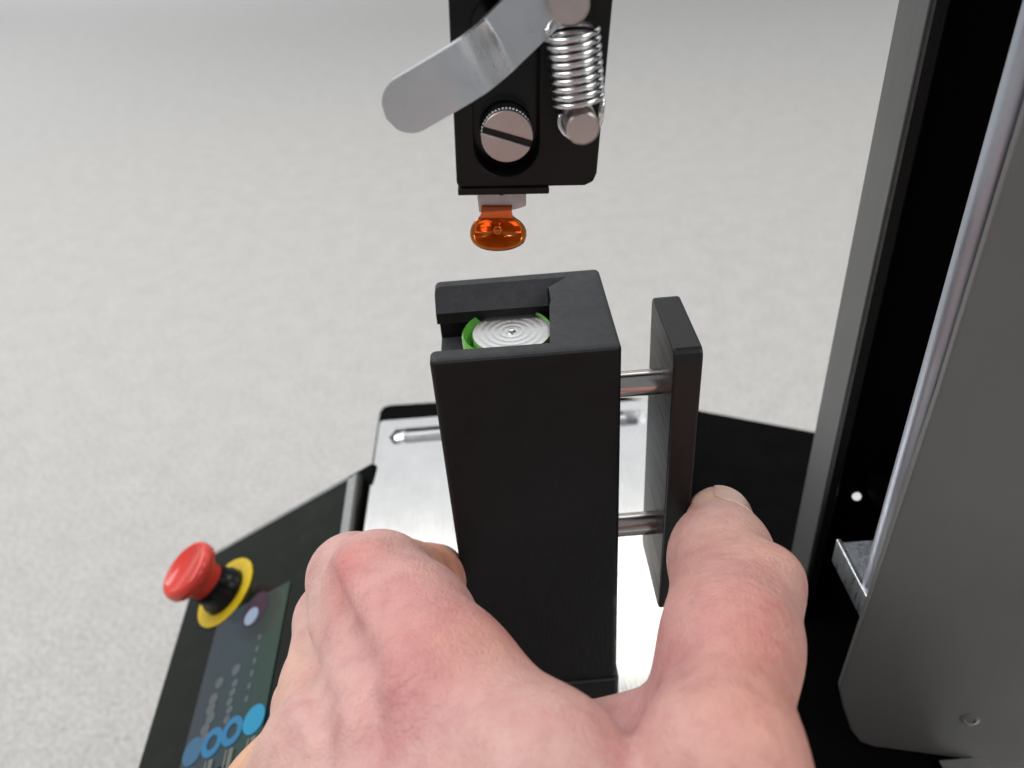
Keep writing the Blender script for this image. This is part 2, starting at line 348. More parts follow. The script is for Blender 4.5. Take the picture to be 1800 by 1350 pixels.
cp = [(cp[0][0] + dx * (0.10 - cp[0][1]), 0.10)] + cp + [(0.13, cp[-1][1]), (0.13, 0.10)]
bm = BM(); prism(bm, cp, (A[0], A[1], 0), cu, Z, cn, -0.003); cov = link('cover', bm, 'cover_grey', mach, bevel=0.0006)
cov['label'] = 'satin grey cover plate with a rounded lower corner'
ym = A[1] + 0.0095
bm = BM(); r_ = ray(1690, 500); rx = 0.662 * ym
rod0, rod1 = np.array([rx, ym, -0.1775]), np.array([rx, ym, 0.14])
lathe(bm := BM(), [(0, 0), (0.0029, 0), (0.0029, 0.011), (0.0031, 0.0112), (0.0031, 0.3175), (0, 0.3175)], rod0, Z, 32); link('guide_rod', bm, 'rod_steel', mach, smooth=40)
bm = BM(); e0 = onZ(1470, 950, -0.1775); e1 = onZ(1526, 1062, -0.1775); zb_ = -0.1775 - 0.0085
box(bm, e0[0], e0[0] + 0.0012, e1[1] - 0.002, e0[1], zb_, -0.1775 + 0.0006); brk = link('bracket', bm, 'aluminium', mach, bevel=0.0002)
bm = BM(); box(bm, e0[0] + 0.0013, 0.16, e1[1] - 0.001, e0[1] - 0.001, zb_ + 0.002, -0.1776); link('bracket_shelf', bm, 'rod_steel', brk)
bm = BM(); box(bm, 0.112, 0.155, e0[1] - 0.004, yc + 0.006, zb_ + 0.0022, -0.180); link('bracket_arm', bm, 'black_paint', brk)
q0 = onZ(1640, 1322, ZB + 0.002); bm = BM(); box(bm, q0[0], 0.25, 0.08, q0[1] - 0.003, ZB + 0.0002, ZB + 0.003); link('foot_plate', bm, 'plate_metal', mach, bevel=0.0004)
q1 = onCover(1705, 1265)
pc = np.array([A[0], A[1], 0]) + cu * q1[0] + Z * q1[1]
bm = BM(); lathe(bm, [(0.0026, -0.0004), (0.0026, 0.0002), (0.0016, 0.00045), (0.0012, 0.0001), (0, 0.0001)], pc, cn, 24); link('cover_screw', bm, 'cover_grey', cov, smooth=40)

# clamp head: tilted a little clockwise, hangs from an arm that runs to the column above the picture
YH = 0.149; ht = math.radians(3.6)
HX = np.array([math.cos(ht), 0, -math.sin(ht)]); HZ = np.array([math.sin(ht), 0, math.cos(ht)])
HO = onY(803, 331, YH)                                           # lower left corner of its face
def head(px, py, y=YH):
    q = onY(px, py, y) - HO; return (q @ HX, q @ HZ)
wB = head(1048, 326)[0]; wT = head(1078, 0)[0]; lT = head(788, 0)[0]; hT = head(788, 0)[1]; top = 0.075
fr = top / hT
outer = [(lT * fr, top), (0.0, 0.0008), (0.0008, 0.0), (wB - 0.0022, 0.0), (wB - 0.0006, 0.0008), (wB, 0.0024), (wB + (wT - wB) * fr, top)]
sl, sr = head(832, 235)[0], head(948, 235)[0]; sb = head(890, 311)[1]; sc_ = (sl + sr) / 2; sr_ = (sr - sl) / 2
slot = circle(sc_, sb + sr_, sr_, 22, math.pi, 2 * math.pi, False) + circle(sc_, sb + sr_ + 0.020, sr_, 22, 0, math.pi, False)
bm = BM(); prism(bm, outer, HO, HX, HZ, Y, 0.005, [slot]); hd = link('clamp_head', bm, 'black_head', mach, bevel=0.0004); hd['label'] = 'tilted black clamp head with lever, spring and slotted screw'
bm = BM(); prism(bm, [(lT * fr + 0.0004, top - 0.0004), (0.0004, 0.0012), (wB - 0.0026, 0.0012), (wB + (wT - wB) * fr - 0.0004, top - 0.0004)], HO + Y * 0.00502, HX, HZ, Y, 0.011); link('head_back', bm, 'black_gloss', hd)
l0, l1 = head(805, 338)[0], head(965, 338)[0]
bm = BM(); prism(bm, [(l0, -0.0013), (l1, -0.0013), (l1, -0.00005), (l0, -0.00005)], HO - Y * 0.0006, HX, HZ, Y, 0.011); link('jaw_lip', bm, 'black_head', hd, bevel=0.00025)
t0 = head(880, 345)
bm = BM(); prism(bm, [(t0[0] - 0.0007, -0.0013), (t0[0] - 0.0006, -0.0022), (t0[0] + 0.0001, -0.0028), (t0[0] + 0.0008, -0.0026), (t0[0] + 0.0009, -0.0013)], HO + Y * 0.0026, HX, HZ, Y, 0.0016); link('jaw_tooth', bm, 'black_head', hd, bevel=0.0002)
# slotted screw
s0 = np.array(head(891, 238)); SO = HO + HX * s0[0] + HZ * s0[1]
RS = 0.00485
bm = BM()
for k in range(2):
    pass
ang = math.radians(-17); hw = 0.00062
half = []
a_ = math.asin(hw / RS)
upper = circle(0, 0, RS, 40, a_, math.pi - a_, False); lower = circle(0, 0, RS, 40, math.pi + a_, 2 * math.pi - a_, False)
SX = HX * math.cos(ang) + HZ * math.sin(ang); SZ = -HX * math.sin(ang) + HZ * math.cos(ang)
bm = BM(); prism(bm, upper, SO - Y * 0.0010, SX, SZ, Y, 0.0012); prism(bm, lower, SO - Y * 0.0010, SX, SZ, Y, 0.0012)
sw = link('slotted_screw', bm, 'screw_face', hd, bevel=0.00022)
bm = BM(); lathe(bm, [(0, 0.00022), (RS * 0.985, 0.00022), (RS * 0.985, 0.0045), (0, 0.0045)], SO, Y, 72); link('screw_drum', bm, 'chrome', sw, smooth=40)
bm = BM(); prism(bm, [(-RS * 0.97, -hw), (RS * 0.97, -hw), (RS * 0.97, hw), (-RS * 0.97, hw)], SO - Y * 0.00035, SX, SZ, Y, 0.0005); link('slot_shade_bar', bm, 'black_gloss', sw)  # black bar inside the slot paints in its shade
# knurl on the drum's rim
for k in range(44):
    a = 2 * math.pi * k / 44; o_ = SO + RS * 0.985 * (HX * math.cos(a) + HZ * math.sin(a))
    bm = BM(); tube(bm, [o_ + Y * 0.0006, o_ + Y * 0.0042], 0.00022, 5); link('knurl', bm, 'chrome', sw, smooth=True)
# pins and spring
ysp = YH - 0.0052
pinL = np.array(onY(1022, 218, ysp)); pinU = np.array(onY(998, 3, ysp))
for pp, rr in ((pinL, 0.0030), (pinU, 0.0034)):
    bm = BM(); lathe(bm, [(0, -0.0030), (rr - 0.0004, -0.0030), (rr, -0.0026), (rr, 0.0012), (rr - 0.0009, 0.0016), (rr - 0.0009, 0.0028), (rr, 0.0032), (rr, 0.0060), (0, 0.0060)], pp, Y, 40); link('spring_pin', bm, 'screw_face', hd, smooth=30)
a0 = np.array(onY(1005, 48, ysp)); a1 = np.array(onY(1017, 183, ysp)); ax = unit(a1 - a0); Ls = np.linalg.norm(a1 - a0)
su = unit(np.cross(ax, Y)); sv = np.cross(ax, su); RC = 0.0043; turns = 9.5; pts = []
for i_ in range(13):                                             # upper hook
    t = i_ / 12; a = -math.pi * 0.5 + math.pi * 1.15 * (1 - t)
    pts.append(a0 - ax * (0.0052 - 0.0052 * t) + su * RC * math.cos(math.pi * t) * 0.9 * (1 if t < 1 else 1) + sv * (-0.0015 * math.sin(math.pi * t)))
nst = int(turns * 28)
for i_ in range(nst + 1):
    t = i_ / nst; a = math.pi + 2 * math.pi * turns * t
    pts.append(a0 + ax * Ls * t + RC * (su * math.cos(a) + sv * math.sin(a)))
e_ = pts[-1]; ce = a1 + ax * 0.0020
for i_ in range(1, 17):                                          # lower hook round the pin
    t = i_ / 16; a = math.pi * 1.15 * t
    s_ = 1 if (e_ - a1) @ su > 0 else -1
    pts.append(pinL + su * s_ * 0.0037 * math.cos(a) + ax * (0.0037 * math.sin(a) * 1.0 - 0.0015 * (1 - t)) + Y * (0.0022 * t))
bm = BM(); tube(bm, pts, 0.00052, 10); link('tension_spring', bm, 'chrome', hd, smooth=True)
# bent lever
def lever():
    path = [onY(1010, -55, 0.1472), onY(930, 22, 0.1464), onY(872, 79, 0.1455), onY(826, 116, 0.1405), onY(790, 138, 0.1392), onY(680, 203, 0.1386)]
    P = np.array(path); tt = np.concatenate([[0], np.cumsum(np.linalg.norm(np.diff(P, axis=0), axis=1))])
    S = np.linspace(0, tt[-1], 70); Q = np.stack([np.interp(S, tt, P[:, k]) for k in range(3)], 1)
    for _ in range(5): Q[1:-1] = (Q[:-2] + 2 * Q[1:-1] + Q[2:]) / 4
    ss = np.concatenate([[0], np.cumsum(np.linalg.norm(np.diff(Q, axis=0), axis=1))]); L = ss[-1]; W = 0.0047; th = 0.0022
    bm = BM(); rows = []
    for i_ in range(70):
        t = unit(Q[min(i_ + 1, 69)] - Q[max(i_ - 1, 0)]); wv = unit(np.cross(t, Y)); nv = unit(np.cross(wv, t)); nv = nv if nv[1] < 0 else -nv
        rem = L - ss[i_]; hw_ = W if rem > W else math.sqrt(max(W * W - (W - rem) ** 2, 1e-9))
        rows.append([[bm.verts.new(Q[i_] + wv * hw_ * c + nv * th * s_) for c in np.linspace(-1, 1, 9)] for s_ in (0, 1)])
    for a, b_ in zip(rows, rows[1:]):
        for k in range(8):
            bm.faces.new((a[0][k], a[0][k + 1], b_[0][k + 1], b_[0][k])); bm.faces.new((a[1][k], b_[1][k], b_[1][k + 1], a[1][k + 1]))
        for k in (0, 8): bm.faces.new((a[0][k], b_[0][k], b_[1][k], a[1][k]))
    for r_ in (rows[0], rows[-1]):
        for k in range(8): bm.faces.new((r_[0][k], r_[0][k + 1], r_[1][k + 1], r_[1][k]))
    return link('lever', bm, 'aluminium', hd, smooth=35, bevel=0.0003)
lever()['label'] = 'bent aluminium lever with a rounded end'
bm = BM(); box(bm, 0.0, 0.20, 0.152, 0.20, 0.030, 0.052); link('cross_arm', bm, 'black_paint', mach, bevel=0.001)

# ------------------------------------------------------------------ film strip held in the clamp
YF = 0.1535
fs = thing('film_strip', onY(876, 436, YF), 'orange glossy film tip on a pale tab held in the clamp head', 'film strip')
a, b_ = onY(838, 336, YF), onY(925, 336, YF); c_, d_ = onY(925, 362, YF), onY(842, 373, YF)
bm = BM(); prism(bm, [(q[0], q[2]) for q in (a, b_, c_, onY(905, 368, YF), d_)], (0, YF - 0.0002, 0), X, Z, Y, 0.0010); link('tab', bm, 'white_tab', fs, bevel=0.0002)
prof = [(362, 847, 900), (372, 846, 900), (380, 845, 901), (386, 842, 905), (392, 837, 912), (399, 833, 918), (406, 831, 921), (413, 830.5, 921.5), (419, 832, 920), (424, 835, 917), (428, 840, 911), (432, 848, 902), (434.5, 857, 893), (436, 867, 884)]
m_ = M['amber'] = mat('amber', (0.62, 0.16, 0.012), 0.12, metal=0.75, spec=0.6, Coat_Weight=0.5, Coat_Roughness=0.03)
bump(m_, noise(m_, coord(m_), 350, 2), 0.12, 0.0004)
bm = BM(); rows = []
for py, xl, xr in prof:
    tt = max(0.0, (py - 385) / 51.0)
    row = []
    for k in range(17):
        c = k / 16 * 2 - 1; yv = YF - 0.0007 + 0.0030 * (1 - c * c) * math.sin(min(tt, 1) * math.pi) - 0.0022 * tt ** 2
        row.append(bm.verts.new(onY(xl + (xr - xl) * (c + 1) / 2, py, yv)))
    rows.append(row)
for q_, (r0, r1) in enumerate(zip(rows, rows[1:])):
    for k in range(16): bm.faces.new((r0[k], r0[k + 1], r1[k + 1], r1[k])).material_index = 0 if q_ < 3 else 1
fo = link('film', bm, 'orange_film', fs, smooth=True); fo.data.materials.append(M['amber'])
mo = fo.modifiers.new('thick', 'SOLIDIFY'); mo.thickness = 0.0007
cc = onY(875, 412, YF - 0.0014)
bm = BM(); lathe(bm, [(0.0010, 0.0032), (0.0011, 0.0020), (0.0008, 0.0017), (0.0005, 0.0020), (0, 0.0020)], cc, Y, 24); link('dimple', bm, 'amber', fs, smooth=True)

# ------------------------------------------------------------------ the block held in the hand
XL, XR, Y0, Y1, ZT = -0.0168, 0.0234, 0.1384, 0.1746, -0.0895
blk = thing('fixture_block', (0.003, 0.156, ZP), 'tall black plastic block with a slotted top and round disc, standing on the metal stage', 'block')
bm = BM(); box(bm, XL, XR, Y0, Y1, ZP + 0.0002, ZT)
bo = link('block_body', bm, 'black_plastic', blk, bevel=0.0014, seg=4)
def cutter(pts, z0, z1):
    bm = BM(); prism(bm, pts, (0, 0, z0), X, Y, Z, z1 - z0); return link('cutter', bm, None, blk)
c1 = cutter([(-0.03, 0.1424), (0.0086, 0.1419), (0.0099, 0.1577), (0.0104, 0.1600), (0.0104, 0.1661), (-0.03, 0.1663)], -0.0972, -0.08)
c2 = cutter([(-0.0305, 0.1408), (0.0120, 0.1408), (0.0120, 0.1728), (-0.0305, 0.1728)], -0.1050, -0.0971)
tri = [(0.1600, -0.0942), (0.1600, -0.0800), (0.1805, -0.0800), (0.1663, -0.0942)]
bm = BM(); va = [bm.verts.new((-0.031, y_, z_)) for y_, z_ in tri]; vb = [bm.verts.new((0.0103 + (y_ - 0.1663) * 1.02, y_, z_)) for y_, z_ in tri]
bm.faces.new(va); bm.faces.new(vb[::-1])
for k in range(4): bm.faces.new((va[k], vb[k], vb[(k + 1) % 4], va[(k + 1) % 4]))
c3 = link('cutter', bm, None, blk)
boolean(bo, [c1, c2, c3])
mo = bo.modifiers.new('edge', 'BEVEL'); mo.width = 0.00025; mo.segments = 2; mo.limit_method = 'ANGLE'; mo.angle_limit = math.radians(50)
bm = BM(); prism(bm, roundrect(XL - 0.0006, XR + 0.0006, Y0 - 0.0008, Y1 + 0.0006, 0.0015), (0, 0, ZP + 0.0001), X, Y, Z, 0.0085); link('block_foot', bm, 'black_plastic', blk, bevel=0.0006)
zc = -0.0991; DC = (0.0009, 0.1590)
bm = BM(); prof = [(0, -0.005), (0.0091, -0.005), (0.0093, -0.0005), (0.0091, 0.0)]
rr = 0.0088
while rr > 0.0012: prof += [(rr, 0.0), (rr - 0.0006, 0.00006), (rr - 0.0012, 0.0)]; rr -= 0.0016
prof += [(0.0010, 0.0), (0.0007, 0.0006), (0, 0.0007)]
lathe(bm, prof, (DC[0], DC[1], zc + 0.0028), Z, 72); dk = link('disc', bm, 'turned', blk, smooth=35); dk['label'] = 'turned silver disc with concentric rings'
bm = BM(); lathe(bm, [(0.0094, -0.0048), (0.0107, -0.0048), (0.0107, 0.0024), (0.0103, 0.0030), (0.0096, 0.0018), (0.0094, -0.0048)], (-0.0001, DC[1], zc + 0.0002), Z, 72); link('green_ring', bm, 'green', blk, smooth=40)
# side plate on two pins
pf = [(0.1346, -0.1700), (0.1590, -0.1700), (0.1590, ZT), (0.1346, ZT)]
r = 0.0022
bm = BM(); prism(bm, roundrect(0.1346, 0.1592, -0.1702, ZT, 0.0024), (0.0334, 0, 0), Y, Z, X, 0.0061); link('side_plate', bm, 'black_satin', blk, bevel=0.0006)
for py in (673, 920):
    rr = ray(1125, py); zz = rr[2] / rr[1] * 0.1465
    bm = BM(); tube(bm, [(0.015, 0.1465, zz), (0.0338, 0.1465, zz)], 0.0030, 32); link('guide_pin', bm, 'pin_steel', blk, smooth=40)

# ------------------------------------------------------------------ the hand: one continuous surface from rounded cones blended together
def cone_sdf(P, a, b_, ra, rb):
    ba = b_ - a; l2 = float(ba @ ba); rr_ = ra - rb; a2 = l2 - rr_ * rr_; il2 = 1.0 / l2
    pa = P - a; y_ = pa @ ba; z_ = y_ - l2
    t = pa * l2 - y_[:, None] * ba; x2 = np.einsum('ij,ij->i', t, t)
    y2 = y_ * y_ * l2; z2 = z_ * z_ * l2; k = np.sign(rr_) * rr_ * rr_ * x2
    d = (np.sqrt(np.maximum(x2 * a2 * il2, 0)) + y_ * rr_) * il2 - ra
    d = np.where(np.sign(z_) * a2 * z2 > k, np.sqrt(x2 + z2) * il2 - rb, d)
    d = np.where((np.sign(y_) * a2 * y2 < k) & ~(np.sign(z_) * a2 * z2 > k), np.sqrt(x2 + y2) * il2 - ra, d)
    return d
def smin(a, b_, k):
    h = np.maximum(k - np.abs(a - b_), 0) / k; return np.minimum(a, b_) - h * h * k * 0.25
mm = 0.001
J = {
 'i_mcp': (PD(766, 1204, .140), 13.0), 'i_pip': (PD(666, 1030, .165), 11.0), 'i_dip': (PD(748, 1026, .189), 9.0), 'i_tip': (np.array([-.0240, .1475, -.1625]), 7.4),
 'm_mcp': (PD(645, 1300, .140), 12.4), 'm_pip': (PD(622, 1018, .183), 10.2), 'm_dip': (PD(700, 1040, .208), 8.6), 'm_tip': (np.array([-.0245, .1500, -.1810]), 7.6),
 'r_mcp': (PD(575, 1365, .139), 12.0), 'r_pip': (PD(592, 1092, .186), 9.4), 'r_dip': (PD(670, 1110, .214), 8.2), 'r_tip': (np.array([-.0248, .1460, -.1900]), 7.4),
 'l_mcp': (PD(535, 1440, .143), 10.6), 'l_pip': (PD(549, 1240, .176), 8.2), 'l_dip': (PD(600, 1215, .203), 7.2), 'l_tip': (np.array([-.0300, .1300, -.1960]), 6.4),
 't_tip': (PD(1263, 912, .1860), 7.6), 't_pad': (PD(1268, 978, .1670), 8.7), 't_ip': (PD(1291, 1072, .148), 8.9), 't_mid': (PD(1286, 1135, .137), 9.8), 't_mcp': (PD(1268, 1345, .115), 10.4),
}
cmc = np.array([.028, .022, -.135]); wr1 = np.array([.022, -.005, -.128]); wr2 = np.array([-.022, -.005, -.134])
chains = {
 'index': (['i_mcp', 'i_pip', 'i_dip', 'i_tip'], 3), 'middle': (['m_mcp', 'm_pip', 'm_dip', 'm_tip'], 3), 'ring': (['r_mcp', 'r_pip', 'r_dip', 'r_tip'], 3), 'little': (['l_mcp', 'l_pip', 'l_dip', 'l_tip'], 3),
}
def hand_sdf(P):
    cone = lambda a, b_, ra, rb: cone_sdf(P, np.asarray(a, float), np.asarray(b_, float), ra * mm, rb * mm)
    out = None
    for nme, (js, kk) in chains.items():
        d = None
        for a, b_ in zip(js, js[1:]):
            (pa, ra), (pb, rb) = J[a], J[b_]
            # a phalanx waists a little between its joints
            mid = (pa + pb) / 2; rmid = (ra + rb) / 2 * (1.13 if a == 'i_mcp' else 0.95)
            q = smin(cone(pa, mid, ra, rmid), cone(mid, pb, rmid, rb), 3 * mm)
            d = q if d is None else smin(d, q, kk * mm)
        out = d if out is None else smin(out, d, 1.8 * mm)
    # palm and back of the hand
    palm = None
    for mcp, wr, rw in (('i_mcp', wr1 * .7 + wr2 * .3, 15), ('m_mcp', wr1 * .5 + wr2 * .5, 16), ('r_mcp', wr1 * .25 + wr2 * .75, 15), ('l_mcp', wr2, 14)):
        pa, ra = J[mcp]; q = cone(pa, wr, ra, rw); palm = q if palm is None else smin(palm, q, 9 * mm)
    pm = [PD(640, 1330, .155), PD(720, 1400, .150), PD(560, 1420, .155)]
    for a in pm: palm = smin(palm, cone(a, np.array([0, .02, -.148]), 13, 15), 8 * mm)
    palm = smin(palm, cone(PD(478, 1405, .150), PD(470, 1600, .135), 10.0, 13.0), 7 * mm)       # edge of the palm below the little finger
    out = smin(out, palm, 5 * mm)
    # muscle between the index finger and the thumb
    web = cone(PD(786, 1210, .1405), PD(950, 1378, .119), 12.8, 12.6)
    web = smin(web, cone(PD(956, 1376, .119), cmc, 12.6, 15), 6 * mm)
    out = smin(out, web, 5 * mm)
    th = None
    js = ['t_tip', 't_pad', 't_ip', 't_mid', 't_mcp']
    for a, b_ in zip(js, js[1:]):
        (pa, ra), (pb, rb) = J[a], J[b_]; q = cone(pa, pb, ra, rb); th = q if th is None else smin(th, q, 9 * mm)
    th = smin(th, cone(PD(1262, 985, .170), PD(1276, 1130, .140), 8.4, 9.4), 5 * mm)
    th = smin(th, cone(J['t_mcp'][0], cmc, 11.5, 16), 6 * mm)
    fold = smin(cone(PD(975, 1315, .150), PD(1130, 1310, .146), 8.2, 8.2), cone(PD(1130, 1310, .146), PD(1225, 1260, .139), 8.2, 8.5), 5 * mm)
    fold = smin(fold, cone(PD(1080, 1400, .140), PD(1200, 1400, .130), 10, 10), 8 * mm)
    th = smin(th, fold, 9 * mm)
    out = smin(out, th, 3 * mm)
    # wrist and forearm
    arm = smin(cone(wr1, wr1 + np.array([.0, -.16, -.03]), 17, 24), cone(wr2, wr2 + np.array([.0, -.16, -.03]), 16, 24), 14 * mm)
    out = smin(out, arm, 10 * mm)
    # knuckle bosses
    for pos, rk, kk in ((PD(733, 1200, .1315), 4.5, 9), (PD(640, 1000, .1565), 4.0, 6), (PD(1362, 1016, .1500), 4.4, 9), (PD(612, 1290, .1290), 4.0, 6)):
        out = smin(out, np.linalg.norm(P - pos, axis=1) - rk * mm, kk * mm)
    return out
def surface_net(fn, lo, hi, h):
    lo = np.array(lo); nd = np.ceil((np.array(hi) - lo) / h).astype(int) + 1
    axs = [lo[k] + h * np.arange(nd[k]) for k in range(3)]
    f_ = np.empty(nd, np.float32)
    yy, zz = np.meshgrid(axs[1], axs[2], indexing='ij')
    step = 8
    for i_ in range(0, nd[0], step):
        xs = axs[0][i_:i_ + step]
        Pp = np.empty((len(xs),) + yy.shape + (3,)); Pp[..., 0] = xs[:, None, None]; Pp[..., 1] = yy; Pp[..., 2] = zz
        f_[i_:i_ + step] = fn(Pp.reshape(-1, 3)).reshape(Pp.shape[:3])
    neg = f_ < 0
    cs = tuple(n_ - 1 for n_ in nd)
    acc = np.zeros(cs + (3,), np.float32); cnt = np.zeros(cs, np.float32)
    corner = {}
    for dx_ in (0, 1):
        for dy in (0, 1):
            for dz in (0, 1): corner[dx_, dy, dz] = (f_[dx_:dx_ + cs[0], dy:dy + cs[1], dz:dz + cs[2]])
    for ax_ in range(3):
        for o1 in (0, 1):
            for o2 in (0, 1):
                c0 = [o1, o2]; c0.insert(ax_, 0); c1_ = list(c0); c1_[ax_] = 1
                fa, fb = corner[tuple(c0)], corner[tuple(c1_)]
                cr = (fa < 0) != (fb < 0); t = np.where(cr, fa / np.where(cr, fa - fb, 1), 0)
                for k in range(3):
                    acc[..., k] += np.where(cr, (t if k == ax_ else c0[k]), 0)
                cnt += cr
    act = cnt > 0; idx = -np.ones(cs, np.int64); idx[act] = np.arange(act.sum())
    cells = np.argwhere(act); vs = lo + h * (cells + acc[act] / cnt[act][:, None])
    faces = []
    for ax_ in range(3):
        sl0 = [slice(None)] * 3; sl1 = [slice(None)] * 3; sl0[ax_] = slice(0, -1); sl1[ax_] = slice(1, None)
        cr = neg[tuple(sl0)] != neg[tuple(sl1)]; e = np.argwhere(cr)
        o1, o2 = [k for k in range(3) if k != ax_]
        ok = (e[:, o1] > 0) & (e[:, o2] > 0) & (e[:, o1] < nd[o1] - 1) & (e[:, o2] < nd[o2] - 1); e = e[ok]
        quad = []
        for a, b2 in ((-1, -1), (0, -1), (0, 0), (-1, 0)):
            q = e.copy(); q[:, o1] += a; q[:, o2] += b2; quad.append(idx[q[:, 0], q[:, 1], q[:, 2]])
        quad = np.stack(quad, 1); flip = neg[tuple(sl0)][tuple(e.T)]
        if ax_ == 1: flip = ~flip
        quad[~flip] = quad[~flip][:, ::-1]; faces.append(quad)
    return vs, np.concatenate(faces)
# folds where neighbouring fingers meet, cut along lines found on the blended surface
def on_skin(pts):
    d_ = np.array([ray(*p) for p in pts]); nr = np.linalg.norm(d_, axis=1); t = np.full(len(pts), 0.095)
    for _ in range(60): t += 0.85 * hand_sdf(d_ * t[:, None]) / nr
    return d_ * t[:, None]
folds = []
for line, r_ in (([(572, 1000), (574, 1030), (590, 1075), (612, 1120), (640, 1158), (660, 1182)], (1.6, 2.2, 2.6, 2.4, 1.6, 0.6)),
                 ([(527, 1060), (530, 1110), (541, 1173), (562, 1236), (568, 1290), (570, 1350)], (1.0, 1.8, 2.1, 1.9, 1.4, 0.9)),
                 ([(640, 1165), (655, 1240), (665, 1310)], (0.5, 0.5, 0.4))):
    q = on_skin(line); q = q - 0.35 * mm * q / np.linalg.norm(q, axis=1)[:, None]
    folds += [(q[k], q[k + 1], r_[k], r_[k + 1]) for k in range(len(q) - 1)]
def hand_cut(P):
    d = hand_sdf(P)
    for a, b_, ra, rb in folds:
        near = np.linalg.norm(P - (a + b_) / 2, axis=1) < 0.022
        if near.any():
            c = cone_sdf(P[near], a, b_, ra * mm, rb * mm); d[near] = -smin(-d[near], c, 2.6 * mm)
    return d
vs, fc = surface_net(hand_cut, (-.075, -.09, -.225), (.078, .168, -.085), 0.0011)
# keep fingers out of the block and its side plate: the skin flattens where it presses on them
def press(vs):
    s = (vs[:, 0] > XL - 0.0004) & (vs[:, 0] < 0.0) & (vs[:, 1] > Y0 - 0.004); vs[s, 0] = XL - 0.0004
    s = (vs[:, 0] < 0.0397) & (vs[:, 0] > 0.028) & (vs[:, 1] > 0.1335) & (vs[:, 2] < -0.10); vs[s, 0] = 0.0397
press(vs)
hb = np.array([0.0, 0.06, -0.17])
me = bpy.data.meshes.new('hand'); me.from_pydata((vs - hb).tolist(), [], fc.tolist()); me.update()
hand = bpy.data.objects.new('hand', me); C.objects.link(hand); hand.location = hb + G
hand['label'] = 'bare left hand gripping the black block, its thumb pressing the side plate'; hand['category'] = 'hand'; hand['_base'] = [float(x) for x in hb + G]
for p in me.polygons: p.use_smooth = True
mo = hand.modifiers.new('smooth', 'SMOOTH'); mo.factor = 0.5; mo.iterations = 4
# skin tint that belongs to the skin itself: redder knuckles, pale and mauve patches
def lin(c): return np.array([((x / 255 + .055) / 1.055) ** 2.4 for x in c])
base = lin((210, 173, 166)); col = np.tile(base, (len(vs), 1))
def patch(pos, rad, c, amt):
    global col
    wgt = amt * np.exp(-np.sum((vs - pos) ** 2, 1) / (2 * (rad * mm) ** 2)); col = col * (1 - wgt[:, None]) + lin(c) * wgt[:, None]
patch(PD(740, 1195, .127), 9, (202, 110, 112), .7); patch(PD(610, 1000, .155), 6, (208, 118, 118), .7); patch(PD(700, 1090, .142), 9, (210, 135, 138), .5)
patch(PD(800, 1340, .118), 13, (204, 158, 160), .6); patch(PD(1330, 1100, .127), 11, (212, 140, 130), .5); patch(PD(1230, 1040, .150), 9, (200, 130, 132), .5)
patch(PD(1330, 1300, .108), 10, (214, 140, 132), .4); patch(PD(1280, 880, .178), 7, (224, 180, 150), .7); patch(PD(1130, 1280, .130), 11, (205, 150, 155), .7)
patch(PD(770, 990, .182), 9, (222, 150, 112), .7); patch(PD(450, 1330, .150), 10, (228, 178, 140), .8); patch(PD(530, 1260, .163), 8, (218, 178, 160), .6); patch(PD(1390, 1240, .118), 9, (224, 165, 138), .5)
patch(PD(880, 1130, .135), 7, (214, 150, 132), .5)
patch(PD(950, 1280, .122), 12, (212, 172, 162), .7); patch(PD(640, 1230, .135), 8, (208, 170, 168), .6); patch(PD(1350, 960, .150), 8, (222, 172, 152), .5); patch(PD(1260, 1200, .128), 9, (200, 148, 148), .5)
ca = me.attributes.new('skin_tint', 'FLOAT_COLOR', 'POINT'); ca.data.foreach_set('color', np.concatenate([col, np.ones((len(col), 1))], 1).astype(np.float32).ravel())
# wrinkles across the knuckles: phase along the finger, weight near the joint
cr = np.zeros((len(vs), 3), np.float32)
for pos, a, b_, rad, lam in ((PD(740, 1195, .127), 'i_mcp', 'i_pip', 7.0, 2.6), (PD(625, 985, .155), 'i_mcp', 'i_pip', 5.5, 2.2), (PD(1355, 1060, .138), 't_ip', 't_mcp', 11.0, 2.3), (PD(560, 1030, .172), 'm_mcp', 'm_pip', 5, 2.2)):
    ax_ = unit(J[b_][0] - J[a][0]); wgt = np.exp(-np.sum((vs - pos) ** 2, 1) / (2 * (rad * mm) ** 2)); s_ = wgt > cr[:, 1]
    cr[s_, 0] = ((vs - pos) @ ax_)[s_] / (lam * mm) * math.pi; cr[s_, 1] = wgt[s_]
me.attributes.new('crease', 'FLOAT_VECTOR', 'POINT').data.foreach_set('vector', cr.ravel())
m_ = M['skin'] = mat('skin', (0.6, 0.35, 0.3), 0.5, spec=0.42, Subsurface_Weight=0.28, Subsurface_Scale=0.0028)
n, l, b = nodes(m_); b.inputs['Subsurface Radius'].default_value = (0.8, 0.40, 0.28)
at = n.new('ShaderNodeAttribute'); at.attribute_name = 'skin_tint'; v = coord(m_)
mix = n.new('ShaderNodeMix'); mix.data_type = 'RGBA'; mix.blend_type = 'MULTIPLY'; mix.inputs[0].default_value = 1.0
l.new(at.outputs['Color'], mix.inputs[6]); l.new(ramp(m_, noise(m_, v, 170, 5, 0.65), [(0.30, (0.90, 0.80, 0.80)), (0.5, (1.0, 0.97, 0.96)), (0.72, (1.06, 1.05, 1.03))]), mix.inputs[7]); mi2 = n.new('ShaderNodeMix'); mi2.data_type = 'RGBA'; mi2.blend_type = 'MULTIPLY'; mi2.inputs[0].default_value = 1.0
